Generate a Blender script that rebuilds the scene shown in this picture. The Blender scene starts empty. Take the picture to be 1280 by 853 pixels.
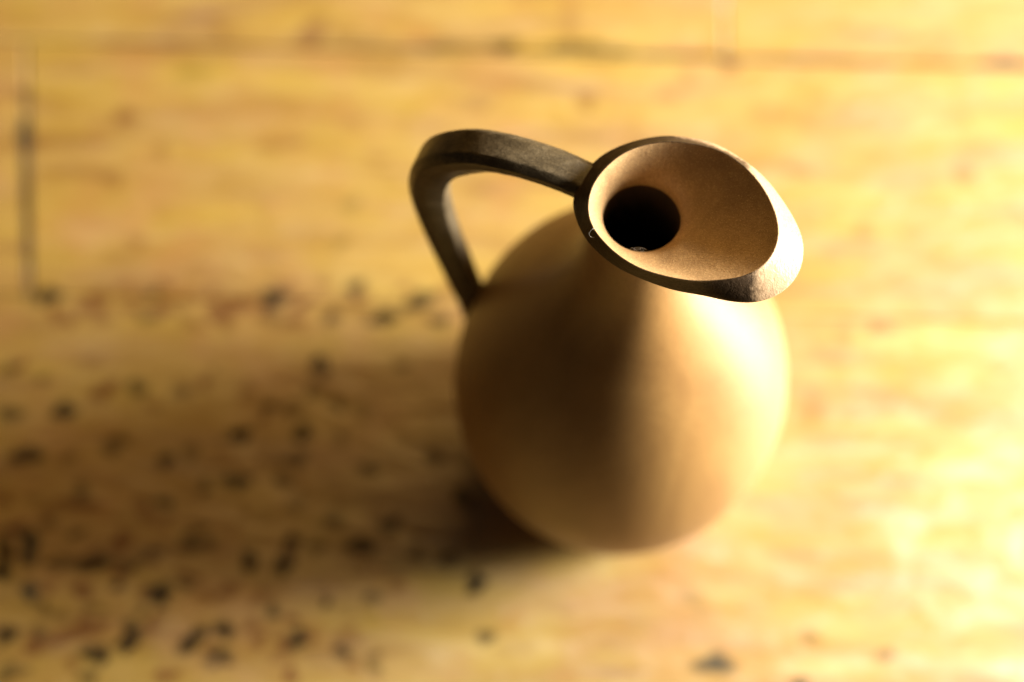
import bpy, bmesh, math, random
import numpy as np
from mathutils import Vector, Matrix

S = bpy.context.scene
MM = 0.001

# ------------------------------------------------------------------ camera
PITCH = 68.0
cam_d = bpy.data.cameras.new("camera")
cam = bpy.data.objects.new("camera", cam_d)
S.collection.objects.link(cam)
cam.location = (-0.02978, -0.22770, 0.64358)
cam.rotation_euler = (math.radians(90 - PITCH), 0, 0)
cam_d.sensor_fit = 'HORIZONTAL'
cam_d.sensor_width = 22.2
cam_d.lens = 49.95
cam_d.clip_start = 0.02
cam_d.clip_end = 50
cam_d.dof.use_dof = True
cam_d.dof.focus_distance = 0.524
cam_d.dof.aperture_fstop = 2.45
cam_d.dof.aperture_blades = 0
S.camera = cam

# ------------------------------------------------------------------ room light (dim, warm, even)
W = bpy.data.worlds.new("World")
S.world = W
W.use_nodes = True
bg = W.node_tree.nodes["Background"]
bg.inputs[0].default_value = (1.0, 0.76, 0.52, 1)
bg.inputs[1].default_value = 0.03

# ------------------------------------------------------------------ low window light from the right
AZ, EL, DIST = math.radians(6.5), math.radians(17), 0.95
lamp_d = bpy.data.lights.new("window_light", 'AREA')
lamp_d.shape = 'RECTANGLE'
lamp_d.size = 0.40
lamp_d.size_y = 0.42
lamp_d.energy = 62
lamp_d.color = (1.0, 0.96, 0.89)
lamp = bpy.data.objects.new("window_light", lamp_d)
S.collection.objects.link(lamp)
tgt = Vector((0.0, 0.0, 0.06))
ld = Vector((math.cos(EL) * math.cos(AZ), math.cos(EL) * math.sin(AZ), math.sin(EL)))
lamp.location = tgt + ld * DIST
lamp.rotation_euler = ld.to_track_quat('Z', 'Y').to_euler()

# added fill lamp, out of view high up behind the jug: it fills the shadow on the table but not the near side of the jug
back_d = bpy.data.lights.new("back_fill_light", 'AREA')
back_d.shape = 'RECTANGLE'
back_d.size = 2.2
back_d.size_y = 1.7
back_d.energy = 26
back_d.color = (1.0, 0.60, 0.18)
back = bpy.data.objects.new("back_fill_light", back_d)
S.collection.objects.link(back)
back.location = (0.95, 1.15, 1.15)
back.rotation_euler = (back.location - tgt).to_track_quat('Z', 'Y').to_euler()

S.view_settings.view_transform = 'Standard'
S.view_settings.look = 'None'
S.view_settings.exposure = 0.0
S.view_settings.gamma = 1.0
S.render.engine = 'CYCLES'
S.cycles.max_bounces = 8
S.cycles.diffuse_bounces = 6

# ------------------------------------------------------------------ helpers
def link_mesh(name, verts, faces, mat, parent=None, smooth=True, sharp=None):
    me = bpy.data.meshes.new(name)
    me.from_pydata([tuple(v) for v in verts], [], faces)
    me.update()
    if smooth:
        me.polygons.foreach_set("use_smooth", [True] * len(me.polygons))
        if sharp:
            me.set_sharp_from_angle(angle=math.radians(sharp))
    o = bpy.data.objects.new(name, me)
    S.collection.objects.link(o)
    if mat:
        me.materials.append(mat)
    if parent:
        o.parent = parent
    return o

def empty(name, loc=(0, 0, 0), rz=0.0):
    o = bpy.data.objects.new(name, None)
    o.empty_display_size = 0.02
    S.collection.objects.link(o)
    o.location = loc
    o.rotation_euler = (0, 0, rz)
    return o

def tag(o, label, cat, group=None):
    o["label"] = label
    o["category"] = cat
    if group:
        o["group"] = group

def rings_to_mesh(rings, closed=True):
    """rings: list of equal-length vertex rings, joined in order"""
    n = len(rings[0])
    vs = [v for r in rings for v in r]
    fs = []
    for k in range(len(rings) - 1):
        for i in range(n if closed else n - 1):
            j = (i + 1) % n
            fs.append((k * n + i, k * n + j, (k + 1) * n + j, (k + 1) * n + i))
    return vs, fs

def catmull(P, per, closed):
    P = [np.array(p, float) for p in P]
    n = len(P)
    out = []
    for i in range(n if closed else n - 1):
        if closed:
            p0, p1, p2, p3 = P[i - 1], P[i], P[(i + 1) % n], P[(i + 2) % n]
        else:
            p1, p2 = P[i], P[i + 1]
            p0 = P[i - 1] if i else 2 * p1 - p2
            p3 = P[i + 2] if i + 2 < n else 2 * p2 - p1
        for k in range(per):
            t = k / per
            out.append(0.5 * (2 * p1 + (p2 - p0) * t + (2 * p0 - 5 * p1 + 4 * p2 - p3) * t * t
                              + (3 * p1 - p0 - 3 * p2 + p3) * t ** 3))
    if not closed:
        out.append(P[-1])
    return out

# ------------------------------------------------------------------ node helpers
class NT:
    def __init__(self, name):
        self.m = bpy.data.materials.new(name)
        self.m.use_nodes = True
        self.t = self.m.node_tree
        self.b = self.t.nodes["Principled BSDF"]
    def n(self, kind, **kw):
        x = self.t.nodes.new(kind)
        for k, v in kw.items():
            setattr(x, k, v)
        return x
    def l(self, a, b):
        self.t.links.new(a, b)
    def coords(self, scale=(1, 1, 1), out='Object', rnd=False):
        tc = self.n('ShaderNodeTexCoord')
        mp = self.n('ShaderNodeMapping')
        mp.inputs['Scale'].default_value = scale
        if rnd:
            oi = self.n('ShaderNodeObjectInfo')
            mu = self.n('ShaderNodeVectorMath', operation='SCALE')
            mu.inputs[0].default_value = (3.1, 7.7, 1.3)
            self.l(oi.outputs['Random'], mu.inputs['Scale'])
            self.l(mu.outputs[0], mp.inputs['Location'])
        self.l(tc.outputs[out], mp.inputs['Vector'])
        return mp.outputs[0]
    def noise(self, vec, scale, detail=4, rough=.55, dist=0.0):
        x = self.n('ShaderNodeTexNoise')
        x.inputs['Scale'].default_value = scale
        x.inputs['Detail'].default_value = detail
        x.inputs['Roughness'].default_value = rough
        x.inputs['Distortion'].default_value = dist
        self.l(vec, x.inputs['Vector'])
        return x.outputs['Fac']
    def ramp(self, fac, stops):
        r = self.n('ShaderNodeValToRGB')
        e = r.color_ramp.elements
        while len(e) < len(stops):
            e.new(0.5)
        for q, (p, c) in zip(e, stops):
            q.position = p
            q.color = (*c, 1) if len(c) == 3 else c
        self.l(fac, r.inputs[0])
        return r.outputs[0]
    def mix(self, fac, a, b, mode='MIX'):
        x = self.n('ShaderNodeMix', data_type='RGBA', blend_type=mode)
        for s, v in ((0, fac), (6, a), (7, b)):
            if isinstance(v, (int, float)):
                x.inputs[s].default_value = v
            elif isinstance(v, tuple):
                x.inputs[s].default_value = (*v, 1)
            else:
                self.l(v, x.inputs[s])
        return x.outputs[2]
    def math(self, op, a, b=0.0, c=0.0):
        x = self.n('ShaderNodeMath', operation=op)
        for s, v in ((0, a), (1, b), (2, c)):
            if isinstance(v, (int, float)):
                x.inputs[s].default_value = v
            else:
                self.l(v, x.inputs[s])
        return x.outputs[0]
    def bump(self, h, strength, dist, prev=None):
        x = self.n('ShaderNodeBump')
        x.inputs['Strength'].default_value = strength
        x.inputs['Distance'].default_value = dist
        self.l(h, x.inputs['Height'])
        if prev:
            self.l(prev, x.inputs['Normal'])
        return x.outputs[0]

def mat_table():
    T = NT("varnished_pine")
    v = T.coords((14, 90, 30), rnd=True)
    g1 = T.noise(v, 1.0, 5, .6, .6)
    g2 = T.noise(T.coords((30, 700, 60), rnd=True), 1.0, 3, .6)
    blot = T.noise(T.coords((1, 1, 1), rnd=True), 46, 4, .55, .3)
    base = T.ramp(g1, [(.30, (.215, .088, .005)), (.46, (.350, .193, .009)), (.72, (.455, .295, .020))])
    base = T.mix(T.math('MULTIPLY', T.math('SUBTRACT', g2, .45), .55), base, (.36, .165, .033))
    base = T.mix(T.ramp(blot, [(.46, (0, 0, 0)), (.70, (.75, .75, .75))]), base, (.37, .165, .018))
    at = T.n('ShaderNodeAttribute', attribute_name="stain_glint")
    sep = T.n('ShaderNodeSeparateColor')
    T.l(at.outputs['Color'], sep.inputs[0])
    ir = T.noise(T.coords((1, 1, 1)), 420, 3, .6)
    irr = T.math('MULTIPLY_ADD', ir, .9, .55)
    def m(ch):
        x = T.math('MULTIPLY', sep.outputs[ch], irr)
        return T.math('MINIMUM', x, .97)
    base = T.mix(T.math('MULTIPLY', T.math('MULTIPLY', at.outputs['Alpha'], irr), .3), base, (.62, .50, .32))  # glints painted into the wood colour
    base = T.mix(m(1), base, (.15, .050, .008))
    base = T.mix(m(2), base, (.034, .034, .027))
    base = T.mix(m(0), base, (.018, .010, .004))
    T.l(base, T.b.inputs['Base Color'])
    rr = T.noise(T.coords((.45, 2.2, 1)), 60, 3, .6)
    rough = T.ramp(rr, [(.35, (.50,) * 3), (.65, (.65,) * 3)])
    T.l(rough, T.b.inputs['Roughness'])
    b1 = T.bump(T.noise(T.coords((.6, 1.8, 1)), 85, 3, .5, .4), .5, .0032)
    T.l(T.bump(g2, .25, .0004), T.b.inputs['Normal'])
    T.l(T.math('SUBTRACT', 1.0, T.math('MULTIPLY', T.math('MAXIMUM', T.math('MULTIPLY', m(1), .8), T.math('MAXIMUM', m(0), m(2))), .85)), T.b.inputs['Coat Weight'])
    T.l(T.math('SUBTRACT', .6, T.math('MULTIPLY', T.math('MAXIMUM', T.math('MULTIPLY', m(1), .8), T.math('MAXIMUM', m(0), m(2))), .5)), T.b.inputs['Specular IOR Level'])
    T.b.inputs['Coat IOR'].default_value = 2.6
    T.l(T.ramp(rr, [(.35, (.40,) * 3), (.65, (.53,) * 3)]), T.b.inputs['Coat Roughness'])
    T.l(b1, T.b.inputs['Coat Normal'])
    return T.m

def mat_jug(name, dark, mid, light, rough=.5, grain=(60, 60, 9), fine=1.0, coat=0.0):
    T = NT(name)
    g1 = T.noise(T.coords(grain), 1.0, 5, .6, .8)
    fn = T.noise(T.coords((1, 1, 1)), 1500, 2, .6)
    sp = T.noise(T.coords((1, 1, 1)), 5200, 1, .5)
    c = T.ramp(g1, [(.32, dark), (.5, mid), (.70, light)])
    c = T.mix(T.ramp(fn, [(.42, (0, 0, 0)), (.70, (.7, .7, .7))]), c, dark)
    c = T.mix(T.ramp(sp, [(.62, (0, 0, 0)), (.70, (.7 * fine,) * 3)]), c, tuple(min(1, 2.1 * q) for q in light))
    T.l(c, T.b.inputs['Base Color'])
    T.b.inputs['Roughness'].default_value = rough
    T.b.inputs['Specular IOR Level'].default_value = .4
    T.b.inputs['Coat Weight'].default_value = coat
    T.b.inputs['Coat Roughness'].default_value = .35
    b = T.bump(fn, .34 * fine, .0003)
    b = T.bump(g1, .3, .0006, b)
    T.l(b, T.b.inputs['Normal'])
    return T.m

M_TABLE = mat_table()
M_BODY = mat_jug("turned_wood", (.20, .102, .028), (.278, .150, .044), (.335, .190, .058), .48, (40, 40, 14), .5, .15)
def lit_tip(m):
    """light on the spout and far edge, painted as pale colour over the darkened lip"""
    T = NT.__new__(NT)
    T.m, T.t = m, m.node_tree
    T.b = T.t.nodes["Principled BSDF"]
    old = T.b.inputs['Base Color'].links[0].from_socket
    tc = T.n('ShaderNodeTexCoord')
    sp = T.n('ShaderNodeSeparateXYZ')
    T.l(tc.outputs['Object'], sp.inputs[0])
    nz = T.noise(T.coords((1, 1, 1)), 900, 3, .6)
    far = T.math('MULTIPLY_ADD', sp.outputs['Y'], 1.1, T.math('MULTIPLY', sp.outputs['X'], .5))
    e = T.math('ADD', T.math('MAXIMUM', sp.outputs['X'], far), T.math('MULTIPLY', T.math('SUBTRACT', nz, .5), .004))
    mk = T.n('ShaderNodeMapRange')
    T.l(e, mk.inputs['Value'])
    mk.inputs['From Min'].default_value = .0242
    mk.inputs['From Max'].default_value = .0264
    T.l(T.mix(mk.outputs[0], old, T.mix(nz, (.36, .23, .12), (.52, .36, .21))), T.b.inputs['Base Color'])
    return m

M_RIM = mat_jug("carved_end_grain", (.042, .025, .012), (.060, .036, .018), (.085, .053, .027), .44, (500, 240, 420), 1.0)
lit_tip(M_RIM)  # lit spout painted pale, shaded rest of the lip coloured dark
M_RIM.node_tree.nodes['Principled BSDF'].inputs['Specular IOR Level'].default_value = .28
M_BORE = mat_jug("shaded_inside", (.035, .020, .009), (.05, .03, .014), (.07, .042, .02), .7, (60, 60, 30), .5)  # shade inside the hole painted as a dark wall colour
M_FUNNEL = mat_jug("hollowed_wood", (.34, .205, .090), (.46, .285, .128), (.55, .345, .158), .55, (90, 90, 60), 1.0)
M_HANDLE = mat_jug("dark_handle_wood", (.050, .037, .020), (.092, .069, .038), (.16, .124, .073), .34, (160, 420, 260), .6, .1)
M_LINT = NT("pale_lint")
M_LINT.b.inputs['Base Color'].default_value = (.70, .64, .54, 1)
M_LINT.b.inputs['Roughness'].default_value = .8
M_LINT = M_LINT.m

# ------------------------------------------------------------------ table: worn planks with dark spots
# x, y, half width, half height (mm), strength, 0 black / 1 red-brown / 2 blue-grey, turn (degrees)
STAINS_GLINTS = [
(-110.4, 2.3, 2.61, 2.8, 1.0, 0, 0), (-172.7, -4.0, 5.2, 2.03, 0.9, 0, 0), (-163.1, 9.9, 4.29, 2.3, 0.7, 0, 0), (-151.6, 16.2, 4.06, 2.57, 0.6, 1, 30),
(-141.7, 17.2, 2.63, 2.57, 0.6, 0, 0), (-128.9, 16.0, 2.63, 2.57, 0.3, 0, 0), (-87.4, 24.4, 2.88, 2.84, 0.8, 0, 0), (-88.8, 16.0, 2.39, 2.05, 0.5, 0, 0),
(-179.2, 8.8, 3.33, 2.3, 0.6, 0, 0), (-147.6, -1.0, 3.55, 3.05, 0.45, 0, 0), (-160.9, -4.7, 2.36, 2.29, 0.3, 0, 0), (-124.8, -3.5, 2.84, 2.54, 0.4, 0, 0),
(-91.9, 2.8, 2.61, 2.81, 0.65, 0, 0), (-95.3, 10.4, 3.1, 2.56, 0.4, 0, 0), (-93.5, -5.5, 4.25, 2.03, 0.5, 0, 10), (-110.9, -12.2, 4.23, 2.28, 0.65, 0, 8),
(-80.7, 0.8, 2.61, 2.29, 0.35, 0, 0), (-73.8, 10.4, 2.86, 2.56, 0.3, 0, 0), (-157.5, -19.1, 5.86, 1.76, 0.6, 1, -6), (-138.0, -19.1, 3.05, 2.27, 0.5, 1, 0),
(-123.9, -12.2, 2.82, 2.02, 0.3, 1, 0), (-93.0, -19.1, 3.05, 2.27, 0.35, 0, 0), (-81.5, -12.9, 3.29, 2.28, 0.3, 1, 0), (-170.0, -32.5, 2.56, 4.5, 0.85, 2, 0),
(-177.6, -31.3, 2.09, 3.5, 0.6, 0, 0), (-177.6, -39.7, 2.78, 2.99, 0.9, 0, 0), (-169.0, -45.7, 2.54, 2.73, 0.95, 2, 0), (-151.1, -37.3, 4.64, 2.24, 0.9, 0, 5),
(-159.7, -37.3, 2.32, 2.24, 0.55, 0, 0), (-143.4, -30.6, 3.03, 2.75, 0.65, 1, 0), (-143.3, -39.7, 3.24, 1.74, 0.6, 1, -20), (-153.8, -45.3, 3.69, 1.99, 0.7, 1, -35),
(-131.3, -46.4, 3.92, 2.73, 1.0, 0, 15), (-124.1, -43.8, 1.85, 1.74, 0.6, 0, 0), (-121.2, -31.8, 5.12, 1.75, 0.55, 0, 5), (-105.9, -36.6, 2.32, 2.74, 0.85, 0, 0),
(-95.9, -37.8, 3.01, 2.49, 1.0, 0, 0), (-93.8, -30.6, 2.33, 2.0, 0.7, 0, 0), (-73.5, -31.8, 4.19, 2.25, 0.8, 0, 10), (-65.3, -25.7, 3.04, 2.51, 0.6, 0, 0),
(-74.5, -38.5, 2.78, 2.24, 0.35, 1, 0), (-102.4, -47.4, 2.77, 2.23, 0.45, 1, 0), (-70.1, -47.4, 2.31, 1.98, 0.5, 0, 0), (-62.8, -43.8, 2.77, 1.99, 0.4, 1, 0),
(-40.2, -43.3, 3.01, 2.73, 0.8, 0, 0), (-37.3, -59.2, 2.29, 2.22, 0.6, 0, 0), (-174.6, -58.5, 2.52, 2.96, 1.0, 0, 0), (-166.6, -61.6, 2.52, 2.46, 0.65, 1, 0),
(-139.6, -60.9, 2.98, 2.71, 1.0, 0, 0), (-148.6, -63.9, 3.43, 2.46, 0.8, 0, 0), (-121.4, -60.4, 5.04, 2.22, 0.95, 0, 35), (-112.4, -56.9, 2.52, 2.47, 0.9, 0, 0),
(-104.4, -55.7, 1.84, 2.22, 0.5, 1, 0), (-91.2, -59.9, 2.52, 2.46, 1.0, 0, 0), (-97.1, -65.1, 2.06, 1.96, 0.35, 1, 0), (-76.8, -58.8, 4.58, 2.96, 0.35, 1, 0),
(-152.5, -56.9, 12.62, 2.22, 0.6, 1, 22), (-173.3, -69.7, 3.19, 2.45, 0.5, 0, 0), (-52.7, -4.7, 2.6, 2.54, 0.5, 0, 0), (-43.9, -17.1, 2.81, 3.03, 0.6, 0, 0),
(-108.6, 16.0, 2.15, 3.6, 0.35, 1, 0), (-156.6, 25.7, 2.88, 2.07, 0.3, 1, 0), (-180.9, 23.1, 2.4, 2.32, 0.4, 0, 0), (-131.4, -25.2, 2.34, 2.01, 0.3, 1, 0),
(-114.9, -1.7, 2.37, 2.04, 0.25, 1, 0), (-165.2, -25.2, 3.27, 1.76, 0.35, 0, 0), (-133.2, -33.7, 2.09, 1.75, 0.4, 0, 0), (-137.7, -36.1, 2.09, 1.5, 0.5, 0, 0),
(-84.0, -46.9, 2.08, 1.74, 0.3, 1, 0), (-57.7, -33.7, 2.32, 2.0, 0.5, 0, 0), (-48.3, -36.1, 2.79, 2.25, 0.5, 0, 0), (-164.5, -50.5, 1.84, 1.73, 0.5, 0, 0),
(-155.2, -66.9, 2.28, 1.72, 0.5, 1, 0), (-130.9, -52.9, 2.3, 1.73, 0.5, 1, 0), (-81.3, -21.6, 2.34, 2.01, 0.25, 0, 0), (-101.1, -24.0, 2.1, 1.76, 0.25, 1, 0),
(-170.7, 47.1, 3.4, 2.61, 0.9, 0, 0), (-156.0, 45.0, 4.85, 3.39, 0.55, 1, 40), (-142.0, 47.7, 2.92, 2.35, 0.4, 1, 0), (-135.7, 42.4, 3.63, 2.61, 0.6, 1, 10),
(-118.2, 41.3, 3.15, 5.73, 0.6, 1, 15), (-102.1, 46.3, 4.37, 2.61, 0.75, 0, 0), (-102.4, 39.2, 2.42, 2.08, 0.3, 0, 0), (-84.2, 40.0, 2.66, 2.34, 0.4, 0, 0),
(-68.5, 40.0, 5.32, 2.08, 0.9, 0, 8), (-57.7, 45.3, 5.82, 2.09, 0.85, 0, 22), (-75.9, 47.1, 3.4, 2.35, 0.4, 1, 0), (-120.9, 48.5, 2.19, 1.83, 0.5, 1, 0),
(-50.4, 48.5, 2.92, 2.35, 0.5, 1, 0), (-182.0, 101.5, 2.0, 5.91, 1.0, 2, 0), (-183.2, 115.6, 2.27, 2.44, 0.5, 0, 0), (-180.5, 82.1, 0.79, 15.97, 0.55, 0, 6),
(-178.3, 60.4, 0.78, 13.15, 0.5, 0, 6), (-170.9, 99.3, 15.48, 2.15, 0.4, 1, 0), (-151.0, 108.5, 3.01, 2.97, 0.5, 1, 0), (-153.8, 86.2, 2.98, 2.67, 0.4, 1, 0),
(-145.1, 65.3, 2.45, 2.37, 0.35, 1, 0), (-102.2, 98.1, 6.74, 1.88, 0.35, 1, 4), (-139.5, 95.9, 2.99, 2.68, 0.3, 1, 0), (-163.9, 89.0, 7.45, 1.87, 0.2, 1, 0),
(-93.5, 138.0, 6.11, 3.84, 0.5, 1, 30), (-83.3, 138.0, 5.1, 2.74, 0.3, 1, 0), (-41.1, 112.2, 3.02, 2.43, 0.4, 1, 0), (-41.1, 114.2, 7.55, 3.25, 0.2, 1, 0),
(-79.2, 77.5, 2.72, 2.39, 0.25, 0, 0), (-82.5, 64.5, 2.45, 2.37, 0.25, 0, 0), (-131.0, 124.1, 5.06, 2.18, 0.25, 0, 0), (-52.7, 133.6, 6.35, 1.37, 0.5, 0, 0),
(-32.3, 133.3, 5.59, 1.64, 0.7, 0, -5), (-6.9, 132.8, 7.62, 1.64, 0.6, 0, -5), (4.5, 131.6, 6.6, 1.37, 0.5, 0, -6), (-11.4, 144.4, 2.3, 6.6, 0.25, 1, 0),
(39.1, 127.0, 3.04, 2.45, 0.6, 1, 0), (37.8, 138.6, 1.27, 10.96, 0.2, 0, 0), (126.1, 127.9, 5.58, 1.64, 0.5, 2, 0), (104.6, 128.4, 7.61, 1.64, 0.35, 0, 0),
(-6.6, 113.6, 3.52, 3.25, 0.4, 1, 0), (18.6, 115.6, 3.02, 2.44, 0.35, 1, 0), (51.8, 108.5, 5.02, 3.24, 0.25, 1, 0), (63.0, 106.5, 3.51, 2.16, 0.15, 1, 0),
(25.7, 119.8, 2.52, 2.71, 0.2, 1, 0), (110.6, 89.0, 2.98, 3.2, 0.3, 2, 0), (78.3, 68.5, 2.7, 2.38, 0.3, 2, 0), (81.3, 36.6, 3.62, 2.34, 0.4, 2, 0),
(70.4, 34.5, 2.41, 2.08, 0.3, 2, 0), (59.5, 10.4, 4.76, 4.61, 0.25, 1, 0), (66.4, 28.8, 6.25, 3.1, 0.2, 1, 20), (28.4, -66.9, 7.3, 2.45, 0.65, 2, 0),
(52.1, -73.0, 3.18, 1.47, 0.9, 0, 0), (55.4, -59.2, 2.29, 1.97, 0.35, 2, 0), (76.9, -64.4, 2.74, 1.72, 0.4, 2, 0), (22.1, -47.4, 3.23, 2.48, 0.25, 2, 0),
(93.1, 68.5, 4.42, 2.64, 0.15, 1, 0), (82.2, 93.1, 4.98, 2.41, 0.15, 1, 0), (-16.0, -50.5, 4.6, 1.98, 0.2, 1, 0), (-29.8, -62.3, 5.49, 1.97, 0.2, 1, 0),
(-0.0, -59.9, 4.58, 1.72, 0.15, 1, 0), (99.0, 13.4, 5.25, 2.57, 0.15, 1, 0),
(-50.1, 133.6, 15.25, 0.82, 0.6, 0, -1), (-14.5, 132.5, 20.32, 0.96, 0.8, 0, -1), (26.0, 129.9, 12.69, 0.82, 0.55, 0, -2), (81.8, 128.1, 22.81, 0.82, 0.45, 0, -1),
(124.8, 127.3, 12.67, 0.95, 0.7, 0, -1), (-180.6, 83.5, 0.70, 29.29, 0.7, 0, 6), (-78.1, 134.5, 15.26, 0.82, 0.3, 0, -1), (-124.2, -29.1, 2.26, 1.5, 0.54, 0, 21),
(-143.5, -43.8, 1.48, 1.54, 0.7, 0, 7), (-131.5, -18.9, 2.7, 1.64, 0.67, 0, -31), (-164.0, -44.5, 2.17, 1.84, 0.51, 1, 0), (-128.3, -70.4, 3.41, 1.81, 0.6, 1, 18),
(-119.2, 23.1, 1.46, 1.13, 0.4, 0, 32), (-115.6, -66.2, 2.21, 1.94, 0.45, 0, 5), (-163.9, -37.1, 1.21, 1.4, 0.71, 0, -18), (-170.3, 20.1, 1.63, 1.6, 0.47, 0, 34),
(-122.4, -41.2, 3.45, 1.0, 0.68, 1, -14), (-113.0, -63.4, 2.61, 1.08, 0.74, 0, -4), (-177.3, -34.0, 2.07, 1.07, 0.35, 0, -34), (-150.7, -50.5, 3.06, 1.11, 0.44, 0, -13),
(-150.9, -34.0, 1.53, 1.62, 0.53, 1, 27), (-135.4, -23.5, 3.41, 1.26, 0.6, 1, -6), (-69.3, -22.5, 3.34, 1.99, 0.31, 1, 4), (-115.1, -66.5, 1.6, 1.01, 0.38, 1, -18),
(-175.5, -2.0, 3.48, 1.12, 0.32, 1, 34), (-98.7, -41.7, 1.48, 1.02, 0.26, 1, 14), (-63.1, 24.2, 2.35, 1.78, 0.41, 0, -30), (-112.0, -46.0, 2.86, 1.69, 0.65, 1, -10),
(-94.8, -61.3, 2.11, 1.77, 0.68, 1, -34), (-130.9, -25.2, 1.38, 1.13, 0.38, 1, 16), (-130.9, -45.7, 2.17, 1.84, 0.29, 1, -33), (-133.5, -55.9, 2.3, 1.6, 0.71, 1, 28),
(-136.8, 11.6, 2.43, 1.79, 0.42, 1, 0), (-159.7, -52.9, 2.99, 1.73, 0.35, 0, -8), (-135.5, -46.2, 3.09, 1.84, 0.61, 1, 23), (-165.8, -20.6, 3.11, 1.38, 0.51, 1, 15),
(-116.0, -62.3, 1.78, 1.57, 0.59, 1, 5), (-156.6, -28.4, 2.21, 1.03, 0.66, 0, 20), (-121.0, -26.9, 2.43, 1.66, 0.43, 0, 13), (-165.0, -22.0, 2.27, 1.74, 0.34, 1, 20),
(-111.7, -65.5, 3.42, 1.13, 0.67, 0, -29), (-110.4, -44.1, 2.61, 1.89, 0.44, 1, 11), (-141.8, -37.8, 3.43, 1.1, 0.68, 0, -20), (-69.0, -68.6, 2.37, 1.76, 0.41, 0, -11),
(-169.8, -17.6, 2.98, 1.49, 0.26, 0, -5), (-174.9, -26.7, 3.31, 1.48, 0.75, 1, 24), (-94.2, -65.5, 3.31, 1.06, 0.36, 1, 4), (-117.7, -46.9, 3.25, 1.24, 0.59, 1, -20),
(-74.9, -67.6, 2.44, 1.18, 0.52, 1, -35), (-148.9, -66.5, 2.37, 1.96, 0.31, 0, 13), (-170.9, -68.3, 3.24, 1.25, 0.49, 0, -11), (-69.1, -64.6, 2.33, 1.08, 0.46, 0, 30),
(-169.4, -31.3, 1.7, 1.68, 0.41, 1, -18), (-108.9, 45.3, 3.64, 2.19, 0.49, 1, 15), (-84.5, 40.3, 2.01, 1.95, 0.55, 1, 8), (-103.9, 40.6, 3.49, 1.54, 0.36, 1, 3),
(-98.6, 50.0, 4.62, 1.96, 0.4, 1, -22), (-96.1, 40.0, 2.49, 2.11, 0.36, 1, -28), (-62.4, 50.0, 2.21, 1.73, 0.43, 1, 31), (-103.5, 42.7, 2.52, 1.95, 0.54, 1, -28),
(-100.5, 47.1, 4.35, 1.67, 0.51, 1, 9), (-127.0, 38.7, 4.35, 2.13, 0.44, 1, -33), (-77.5, 43.7, 4.58, 1.8, 0.36, 1, -27), (-147.8, 49.8, 2.77, 2.01, 0.47, 1, -26),
(-87.2, 50.8, 2.24, 1.73, 0.43, 1, -10), (-143.2, 46.9, 3.79, 1.36, 0.36, 1, -6), (-125.5, 46.9, 4.64, 1.93, 0.33, 1, 20), (-77.6, 136.2, 5.91, 2.05, 0.28, 1, 11),
(-2.2, 126.1, 4.68, 1.47, 0.25, 1, -5), (-138.0, 75.3, 2.69, 2.04, 0.13, 1, -4), (-11.7, 109.4, 3.97, 1.27, 0.14, 1, -8), (67.2, 115.6, 2.47, 2.06, 0.3, 1, 10),
(-160.9, 118.4, 6.38, 1.41, 0.14, 1, -2), (-121.4, 137.1, 4.41, 1.64, 0.14, 1, -9), (-55.1, 90.4, 2.51, 1.18, 0.15, 1, -1), (-22.1, 73.6, 4.85, 1.06, 0.15, 1, -5),
(-71.6, 93.7, 3.86, 1.63, 0.27, 1, -10), (-40.2, 84.0, 4.43, 1.78, 0.29, 1, -3), (109.7, 107.9, 6.4, 2.0, 0.21, 1, 2), (-44.8, 97.9, 3.27, 1.5, 0.16, 1, 1),
(-28.5, 118.7, 6.23, 1.82, 0.25, 1, -11), (58.4, 89.5, 4.82, 1.5, 0.24, 1, -11), (-79.7, 106.8, 4.64, 1.86, 0.16, 1, 7), (-106.1, 77.5, 3.09, 1.86, 0.11, 1, -10),
(68.1, 60.4, 2.59, 2.05, 0.15, 1, 5), (-159.8, 104.9, 2.53, 1.99, 0.17, 1, -8), (-65.3, 131.0, 3.93, 1.75, 0.23, 1, 4), (-64.3, 75.3, 5.6, 1.19, 0.16, 1, -9),
(-29.3, 97.0, 3.39, 1.61, 0.27, 1, -5), (9.2, 76.9, 5.08, 1.27, 0.16, 1, -6), (112.9, 97.0, 4.94, 1.29, 0.24, 1, 3), (-173.4, 119.6, 2.15, 1.14, 0.14, 1, -5),
(52.2, 60.2, 2.67, 1.29, 0.3, 1, 0),
(-81.7, 12.1, 2.17, 1.64, 0.63, 0, -28), (-134.1, -34.9, 1.88, 2.25, 0.58, 1, 3), (-94.9, -33.7, 2.77, 1.47, 0.83, 1, 20), (-102.0, 11.6, 2.17, 1.51, 0.63, 0, 1),
(-102.4, -60.2, 2.18, 1.87, 0.62, 1, 24), (-88.2, -59.0, 2.59, 2.07, 0.55, 1, -11), (-131.8, -5.5, 2.08, 2.21, 0.76, 0, 17), (-92.8, -70.4, 2.23, 1.93, 0.77, 1, -16),
(-81.6, -25.0, 2.69, 2.16, 0.47, 0, -15), (-177.6, 24.4, 2.38, 1.42, 0.92, 1, 27), (-83.2, -48.8, 1.41, 1.41, 0.65, 0, -30), (-105.4, -36.4, 1.42, 1.45, 0.81, 0, 10),
(-156.1, -15.4, 2.16, 2.22, 0.52, 0, 8), (-98.6, -51.7, 1.82, 1.91, 0.83, 0, 28), (-136.3, -51.7, 1.61, 1.63, 0.46, 0, -9), (-103.7, 7.3, 1.64, 1.64, 0.66, 1, 1),
(-169.9, -33.7, 2.05, 1.3, 0.86, 1, -19), (-86.5, -32.5, 2.3, 1.9, 0.49, 0, 32), (-72.0, -8.7, 2.38, 1.32, 0.91, 0, -13), (-165.1, -57.6, 2.2, 1.95, 0.46, 0, -13),
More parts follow.
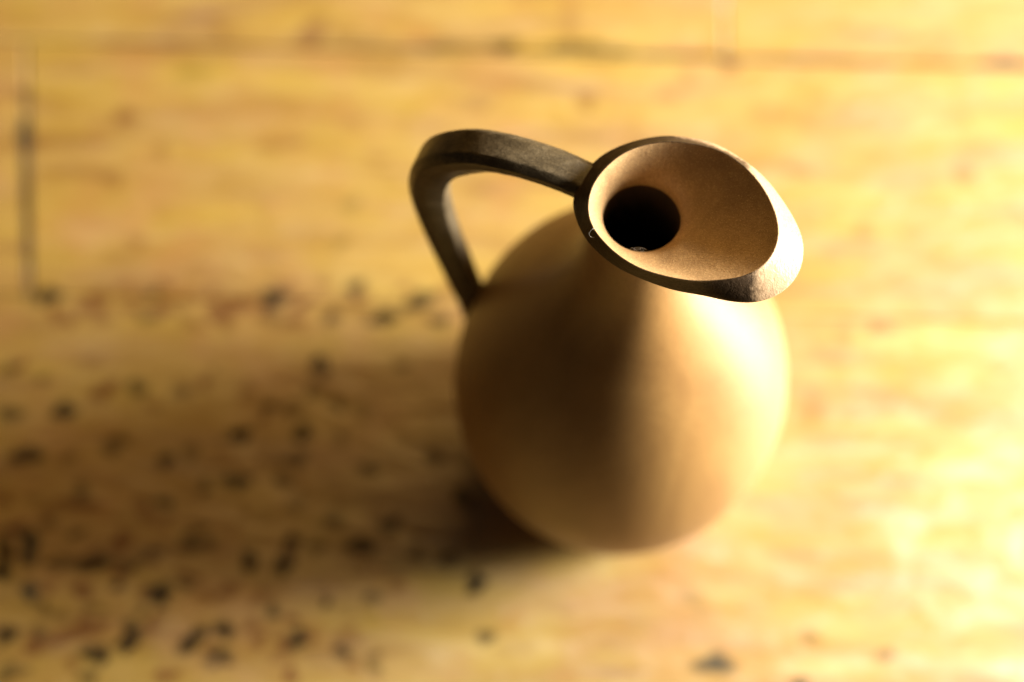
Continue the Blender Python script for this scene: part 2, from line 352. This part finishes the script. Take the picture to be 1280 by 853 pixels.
(-142.7, -31.3, 1.65, 2.08, 0.64, 1, -17), (-127.5, 16.0, 1.6, 1.44, 0.72, 1, -30), (-150.4, -70.9, 2.46, 1.96, 0.52, 0, -32), (-78.5, -63.4, 2.45, 1.99, 0.58, 0, -15),
(-97.0, -12.4, 2.47, 1.64, 0.76, 0, -15), (-93.2, -53.8, 2.11, 1.36, 0.69, 1, -23), (-176.8, -35.4, 2.74, 2.02, 0.79, 0, 29), (-119.8, -13.7, 1.69, 2.22, 0.65, 0, -13),
(-146.9, -65.5, 1.67, 1.72, 0.88, 0, 15), (-152.9, -54.0, 2.02, 1.53, 0.82, 1, -28), (-178.7, -18.1, 2.23, 1.87, 0.59, 1, 5), (-172.0, -28.4, 2.52, 1.35, 0.74, 0, -23),
(-139.0, -56.4, 2.46, 2.12, 0.7, 0, -27), (-121.9, 18.3, 1.44, 2.31, 0.77, 1, -5), (-144.9, 42.9, 3.25, 2.03, 0.48, 1, -17), (-134.9, 50.0, 3.19, 1.67, 0.51, 1, -34),
(-135.5, 44.2, 3.83, 1.98, 0.45, 1, 12), (-51.5, 39.0, 3.43, 1.53, 0.71, 0, -15), (-138.7, 47.9, 2.79, 1.49, 0.5, 0, -17), (-77.5, 50.0, 3.65, 1.81, 0.64, 0, 33),
(-154.1, 39.2, 3.7, 1.53, 0.48, 1, 7), (-165.0, 39.2, 3.05, 2.05, 0.6, 1, -5), (-140.6, 39.8, 2.25, 1.43, 0.54, 0, 8), (-167.5, 40.8, 3.56, 1.54, 0.62, 1, -25),
(-160.2, 42.9, 2.21, 2.22, 0.5, 1, -29), (-95.6, 38.7, 3.89, 1.64, 0.54, 1, 23), (-58.7, 47.4, 2.28, 1.49, 0.41, 1, 13), (-113.2, 44.5, 3.76, 2.32, 0.63, 1, -16),
(-128.6, 46.3, 2.7, 2.32, 0.46, 1, 15), (-93.1, 44.8, 3.79, 1.33, 0.77, 1, 29),
    # 3: glints on the varnish, painted as pale patches
(105.7, -9.2, 12.96, 2.28, 0.9, 3, -8), (84.7, -24.5, 6.54, 3.01, 0.7, 3, 0), (102.1, -41.4, 9.72, 4.98, 0.9, 3, -28), (98.9, -21.6, 5.15, 3.02, 0.6, 3, 0), (84.1, -33.7, 3.72, 6.0, 0.6, 3, 0), (113.8, -46.2, 5.08, 2.98, 0.8, 3, 0), (67.1, -46.9, 3.23, 2.23, 0.4, 3, 0), (102.4, -68.1, 13.68, 1.47, 0.7, 3, 2), (79.0, -2.2, 14.19, 1.27, 0.6, 3, 0), (55.3, -3.2, 11.82, 1.02, 0.4, 3, 2), (110.1, 2.0, 5.93, 1.27, 0.5, 3, 0), (68.3, -66.9, 4.56, 1.47, 0.5, 3, 0), (117.1, -33.7, 3.25, 5.0, 0.8, 3, 0), (118.0, -3.2, 5.91, 2.03, 0.8, 3, 0), (99.2, 16.0, 7.17, 1.28, 0.4, 3, 5), (87.0, -59.9, 6.87, 1.48, 0.4, 3, 0), (65.4, 8.3, 1.9, 4.09, 0.3, 3, 0), (107.0, -52.9, 5.98, 1.48, 0.5, 3, 0), (90.5, -42.1, 4.16, 1.99, 0.6, 3, -30), (76.0, -14.2, 5.17, 1.52, 0.4, 3, 0),
]
TABLE_ROT = math.radians(-1.7)
table = empty("wooden_table", (0, 0, 0), TABLE_ROT)
tag(table, "worn golden wooden table top of wide planks, stained with dark spots, under the jug", "table")

def axis_lines(a, b, lo, hi, step, coarse):
    """grid coordinates from a to b, fine between lo and hi, with a rounded edge at each end"""
    e = [0.0, .15, .4, .8]
    xs = {round(a + q, 3) for q in e} | {round(b - q, 3) for q in e}
    x = a + coarse
    p = a + .8
    while p < b - .8:
        p += step if lo - step < p < hi else coarse
        if p < b - 1.2:
            xs.add(round(p, 3))
    return np.array(sorted(xs))

ca, sa = math.cos(-TABLE_ROT), math.sin(-TABLE_ROT)
ST = []
for (x, y, rx, ry, s, k, rot) in STAINS_GLINTS:
    ST.append((x * ca - y * sa, x * sa + y * ca, rx * 1.12, ry * 1.12, min(1, s * 1.4), k, math.radians(rot) - TABLE_ROT))

def plank(x0, x1, y0, y1, dz=0.0, skew_left=0.0, skew_right=0.0):
    """top face as a grid that carries the stains and painted glints, plus sides and underside (mm)"""
    X = axis_lines(x0, x1, -215, 160, 1.1, 9)
    Y = axis_lines(y0, y1, -95, 175, 1.1, 9)
    gx, gy = np.meshgrid(X, Y)
    d = np.minimum(np.minimum(gx - x0, x1 - gx), np.minimum(gy - y0, y1 - gy))
    fx = (gx - x0) / (x1 - x0)
    gx = gx + (gy - (y0 + y1) / 2) * (skew_left * (1 - fx) ** 3 + skew_right * fx ** 3)
    gz = dz - .3 * np.clip(1 - d / .8, 0, 1) ** 2
    col = np.zeros((*gx.shape, 4), np.float32)
    rnd = np.random.RandomState(5)
    for (x, y, rx, ry, s, k, a) in ST:
        c_, s_ = math.cos(a), math.sin(a)
        u = (gx - x) * c_ + (gy - y) * s_
        w = -(gx - x) * s_ + (gy - y) * c_
        ph = rnd.uniform(0, 6.28, 3)
        q = np.hypot(u / rx, w / ry)
        th = np.arctan2(w, u)
        q = q / (1 + .18 * np.sin(2 * th + ph[0]) + .14 * np.sin(3 * th + ph[1]) + .08 * np.sin(5 * th + ph[2]))
        mk = s * np.clip((1.25 - q) / .55, 0, 1)
        ch = k
        col[..., ch] = np.maximum(col[..., ch], mk)
    ny, nx = gx.shape
    vs = [(gx[j, i] * MM, gy[j, i] * MM, gz[j, i] * MM) for j in range(ny) for i in range(nx)]
    fs = [(j * nx + i, j * nx + i + 1, (j + 1) * nx + i + 1, (j + 1) * nx + i) for j in range(ny - 1) for i in range(nx - 1)]
    # border loop, counter-clockwise
    loop = [i for i in range(nx)] + [j * nx + nx - 1 for j in range(1, ny)] \
        + [(ny - 1) * nx + i for i in range(nx - 2, -1, -1)] + [j * nx for j in range(ny - 2, 0, -1)]
    base = len(vs)
    for q in loop:
        vs.append((vs[q][0], vs[q][1], -0.024))
    n = len(loop)
    for i in range(n):
        j = (i + 1) % n
        fs.append((loop[j], loop[i], base + i, base + j))
    fs.append(tuple(base + i for i in range(n - 1, -1, -1)))
    o = link_mesh("plank", vs, fs, M_TABLE, table, True, 35)
    att = o.data.color_attributes.new("stain_glint", 'FLOAT_COLOR', 'POINT')
    full = np.zeros((len(vs), 4), np.float32)
    full[:ny * nx] = col.reshape(-1, 4)
    att.data.foreach_set("color", full.ravel())
    return o

G = .35   # half gap between planks
plank(-620, 34 - .12, 130 + G, 262, -.08)
plank(34 + .12, 560, 130 + G, 262, -.15)
plank(-620, -183 - .3, 42 + G, 130 - .6, -.1, 0, -.127)
plank(-183 + .3, 560, 42 + .1, 130 - .6, .05, -.127, 0)
plank(-620, 560, -118 + G, 42 - .1, 0.02)
plank(-620, 560, -280, -118 - G, -.1)

# ------------------------------------------------------------------ the jug
jug = empty("jug", (0, 0, 0))
tag(jug, "small round-bodied brown wooden jug with flared pouring lip and looped handle on the table", "jug")
NR = 144

def interp_profile(pts, per=6):
    return catmull([(r, z) for r, z in pts], per, False)

# body and neck, turned round the axis (radius, height in mm)
PROFILE = [(25, 0.4), (29, 1.2), (35.5, 9), (42, 24), (45.6, 43), (45.2, 59), (41.6, 77), (35.2, 93), (27.2, 107),
           (20, 118.5), (15.6, 128), (13.4, 137), (12.6, 144), (12.4, 148)]

# pouring lip: egg-shaped edge, drawn out to a spout
INNER = [(-12.3, -1.3), (-11.7, 2.8), (-10.0, 6.5), (-7.0, 10.1), (-3.3, 12.9), (0.8, 14.5), (5.5, 15.2), (10.6, 14.8),
         (15.6, 13.6), (20.1, 11.4), (24.5, 7.4), (27.5, 3.2), (29.6, -1.6), (30.7, -6.1), (30.7, -9.6), (29.6, -13.3),
         (27.2, -16.7), (23.5, -19.0), (18.6, -20.1), (11.7, -20.3), (5.5, -19.1), (-0.8, -16.8), (-6.1, -13.0),
         (-10.1, -8.3), (-11.8, -4.8)]
OUTER = [(-15.5, 1.5), (-14.9, 5.2), (-12.8, 9.7), (-9.6, 13.6), (-5.4, 16.3), (-0.1, 18.2), (5.9, 19.1), (11.5, 18.5),
         (17.0, 16.9), (21.5, 14.2), (26.0, 10.5), (29.9, 5.9), (33.3, 0.2), (35.6, -4.8), (36.7, -9.3), (36.3, -14.2),
         (34.3, -18.5), (30.5, -22.0), (25.5, -23.7), (20.1, -23.4), (13.9, -21.8), (6.7, -20.1), (-0.5, -17.1),
         (-6.3, -13.7), (-11.4, -8.7), (-14.1, -3.9)]
CX, CY = 6.0, -2.5      # centre the outlines are swept about

def polar(pts, blur=2):
    d = catmull([(x, y) for x, y in pts], 10, True)
    a = np.array([math.atan2(p[1] - CY, p[0] - CX) for p in d])
    r = np.array([math.hypot(p[1] - CY, p[0] - CX) for p in d])
    o = np.argsort(a)
    a, r = a[o], r[o]
    th = np.arange(NR) * 2 * math.pi / NR - math.pi
    rr = np.interp(th, np.concatenate((a - 2 * math.pi, a, a + 2 * math.pi)), np.tile(r, 3))
    for _ in range(blur):
        rr = .25 * np.roll(rr, 1) + .5 * rr + .25 * np.roll(rr, -1)
    return np.stack((CX + rr * np.cos(th), CY + rr * np.sin(th)), 1)

inner = polar(INNER, 3)
outer = polar(OUTER, 1)
TH = np.arange(NR) * 2 * math.pi / NR - math.pi
circ = np.stack((np.cos(TH), np.sin(TH)), 1)
ZL, DROP = 165.5, 4.8
TL = (0.06 * math.cos(math.radians(-21)), 0.06 * math.sin(math.radians(-21)))

def lip_z(p):
    return ZL + TL[0] * p[:, 0] + TL[1] * p[:, 1]

def ring(xy, z):
    return [(xy[i, 0] * MM, xy[i, 1] * MM, z[i] * MM) for i in range(NR)]

# slight hand-carved unevenness
rs = np.random.RandomState(3)
def wob(amp, k=5):
    w = np.zeros(NR)
    for f in range(2, 2 + k * 3):
        w += rs.normal() * np.cos(f * TH + rs.uniform(0, 6.28)) / f ** .6
    return amp * w / 2

zi, zo = lip_z(inner), lip_z(outer) - DROP
# body: turned profile, then the neck flares out into the underside of the lip
rings = []
for r, z in interp_profile(PROFILE):
    rings.append(ring(circ * r, np.full(NR, float(z))))
neck_r, neck_z = 12.4, 148.0
K = 16
for k in range(1, K + 1):
    t = k / K * 1.38
    rho = (1 - math.cos(t)) / (1 - math.cos(1.38))
    hz = math.sin(t) / math.sin(1.38)
    rings.append(ring(circ * neck_r * (1 - rho) + outer * rho, neck_z * (1 - hz) + (zo - .5) * hz))
vs, fs = rings_to_mesh(rings)
fs.append(tuple(range(NR - 1, -1, -1)))
body = link_mesh("body", vs, fs, M_BODY, jug)
rr_ = [ring(outer, zo - .5)]
rr_.append(ring(outer + circ * .12, zo - .15))
rr_.append(ring(outer + circ * .10, zo + .25))
for t in (.25, .5, .75, .93):
    xy = outer * (1 - t) + inner * t
    bow = .08 * math.sin(math.pi * t)
    rr_.append(ring(xy + circ * bow, zo * (1 - t) + zi * t + bow * .5 + wob(.07)))
rr_.append(ring(inner + circ * .12, zi - .02))
rr_.append(ring(inner - circ * .10, zi - .02))
vs, fs = rings_to_mesh(rr_)
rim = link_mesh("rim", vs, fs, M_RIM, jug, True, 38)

# funnel: from the lip down into the narrow throat and the dark hollow below
throat_r, throat_z = 9.3, 157.6
rr_ = []
K = 22
ins = inner - circ * .10
thr = circ * throat_r + np.array((.6, .9))
RD = 3.2                                  # rounding where the dish turns down into the hole
d_in = ins - thr
span = np.linalg.norm(d_in, axis=1)
ang = np.arctan2(zi - .02 - throat_z, span)            # slope of the dish in each direction
for k in range(K + 1):
    q = k / K
    rho = 1 - q
    bell = -.9 * np.sin(np.pi * q) * np.clip(span / 20, .15, 1)    # slightly dished
    xy = thr + d_in * rho
    z = throat_z + (zi - .02 - throat_z) * rho + bell
    # round the inner end over into the vertical wall
    dist = span * rho
    z = z - np.where(dist < RD, (1 - dist / RD) ** 2.2 * 1.6, 0)
    rr_.append(ring(xy, z))
for z, r in ((155.0, 9.25), (154.2, 9.2), (153.2, 9.15)):
    rr_.append(ring(circ * r + np.array((.6, .9)), np.full(NR, z)))
rr_ = [r[::-1] for r in rr_]
vs, fs = rings_to_mesh(rr_)
funnel = link_mesh("funnel", vs, fs, M_FUNNEL, rim)
last = rr_[-1]
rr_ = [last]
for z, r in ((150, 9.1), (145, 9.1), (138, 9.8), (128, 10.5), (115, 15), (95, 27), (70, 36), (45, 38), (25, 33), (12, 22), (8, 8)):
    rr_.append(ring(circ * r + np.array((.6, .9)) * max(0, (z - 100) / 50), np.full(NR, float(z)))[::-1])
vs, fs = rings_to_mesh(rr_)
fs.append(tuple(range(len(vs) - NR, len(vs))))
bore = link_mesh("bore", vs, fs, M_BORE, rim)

# handle: faceted bar swept along a loop in the upright plane opposite the spout
PATH = [(-9.0, 8.0, 155.0), (-14.3, 9.5, 156.6), (-18.6, 10.9, 158.2), (-27.9, 13.6, 159.5), (-35.4, 15.8, 158.5), (-41.1, 17.5, 155.2),
        (-47.7, 20.2, 146.0), (-50.1, 21.2, 132.9), (-49.5, 20.9, 120.6), (-47.4, 20.1, 105.5), (-44.5, 18.9, 90.2),
        (-41.0, 17.4, 71.8), (-37.5, 16.0, 60)]
path = catmull(PATH, 8, False)
for _ in range(14):      # even out the bend
    path = [path[0]] + [.25 * path[i - 1] + .5 * path[i] + .25 * path[i + 1] for i in range(1, len(path) - 1)] + [path[-1]]
SEC = [(1.9, 4.4), (3.7, 0.4), (4.1, -2.4), (2.6, -4.2), (-2.6, -4.2), (-4.1, -2.4), (-3.7, 0.4), (-1.9, 4.4)]

def rounded(sec, q=.11):
    out = []
    n = len(sec)
    for i in range(n):
        p, a, b = np.array(sec[i]), np.array(sec[i - 1]), np.array(sec[(i + 1) % n])
        out += [p + (a - p) * q, p + (a - p) * q * .25 + (b - p) * q * .25, p + (b - p) * q]
    return out
sec = rounded(SEC)
rings = []
NP = len(path)
rs2 = np.random.RandomState(8)
for i, p in enumerate(path):
    a, b = path[max(0, i - 1)], path[min(NP - 1, i + 1)]
    t = (b - a) / np.linalg.norm(b - a)
    sd = np.array((-math.sin(math.radians(157)), math.cos(math.radians(157)), 0))
    N3 = np.cross(sd, t)
    N3 /= np.linalg.norm(N3)               # outward side of the loop
    q = i / (NP - 1)
    sc = 1.11 + .06 * math.sin(q * 5) - .12 * max(0, (q - .55) / .45)
    sc += .10 * math.exp(-((q - .47) / .12) ** 2)
    if q > .93:
        sc += (q - .93) * 4
    P = p
    rings.append([tuple((P + sd * (s * sc + rs2.normal() * .03) + N3 * (n * sc * (.95) + rs2.normal() * .03)) * MM) for s, n in sec])
vs, fs = rings_to_mesh(rings)
m = len(sec)
fs.append(tuple(range(m - 1, -1, -1)))
fs.append(tuple(range(len(vs) - m, len(vs))))
handle = link_mesh("handle", vs, fs, M_HANDLE, jug, True, 26)
for o in (body, handle):
    bm = bmesh.new()
    bm.from_mesh(o.data)
    bmesh.ops.recalc_face_normals(bm, faces=bm.faces)
    bm.to_mesh(o.data)
    bm.free()

# ------------------------------------------------------------------ bits of lint on the lip
def lint(pts, rad, label):
    c = catmull(pts, 6, False)
    rg = []
    for i, p in enumerate(c):
        a, b = c[max(0, i - 1)], c[min(len(c) - 1, i + 1)]
        t = Vector(b - a).normalized()
        u = t.orthogonal().normalized()
        w = t.cross(u)
        rg.append([tuple((Vector(p) + (u * math.cos(q) + w * math.sin(q)) * rad) * MM) for q in (0, 1.571, 3.142, 4.712)])
    vs, fs = rings_to_mesh(rg)
    o = link_mesh("lint_fibre", vs, fs, M_LINT)
    tag(o, label, "lint", "lint on the jug's lip")
    return o

lint([(-10.9, -7.0, 166.0), (-11.6, -7.6, 166.5), (-12.2, -8.4, 166.0), (-11.6, -9.1, 165.6), (-10.9, -9.3, 166.2)], .024,
     "tiny pale curled fibre clinging to the left edge of the jug's lip")
lint([(-2.4, -8.2, 157.0), (-1.9, -8.0, 157.5), (-1.3, -8.5, 157.1), (-.9, -8.0, 156.8), (-.2, -8.3, 157.6), (.1, -8.9, 157.2), (.7, -8.4, 156.9),
      (.2, -8.0, 157.4), (-.5, -8.7, 157.7), (-1.5, -8.3, 157.2), (-1.0, -7.7, 156.9), (.4, -7.9, 157.1), (1.3, -8.5, 157.5)], .024,
     "pale wisp of dust on the near edge of the dark hole in the jug's mouth")
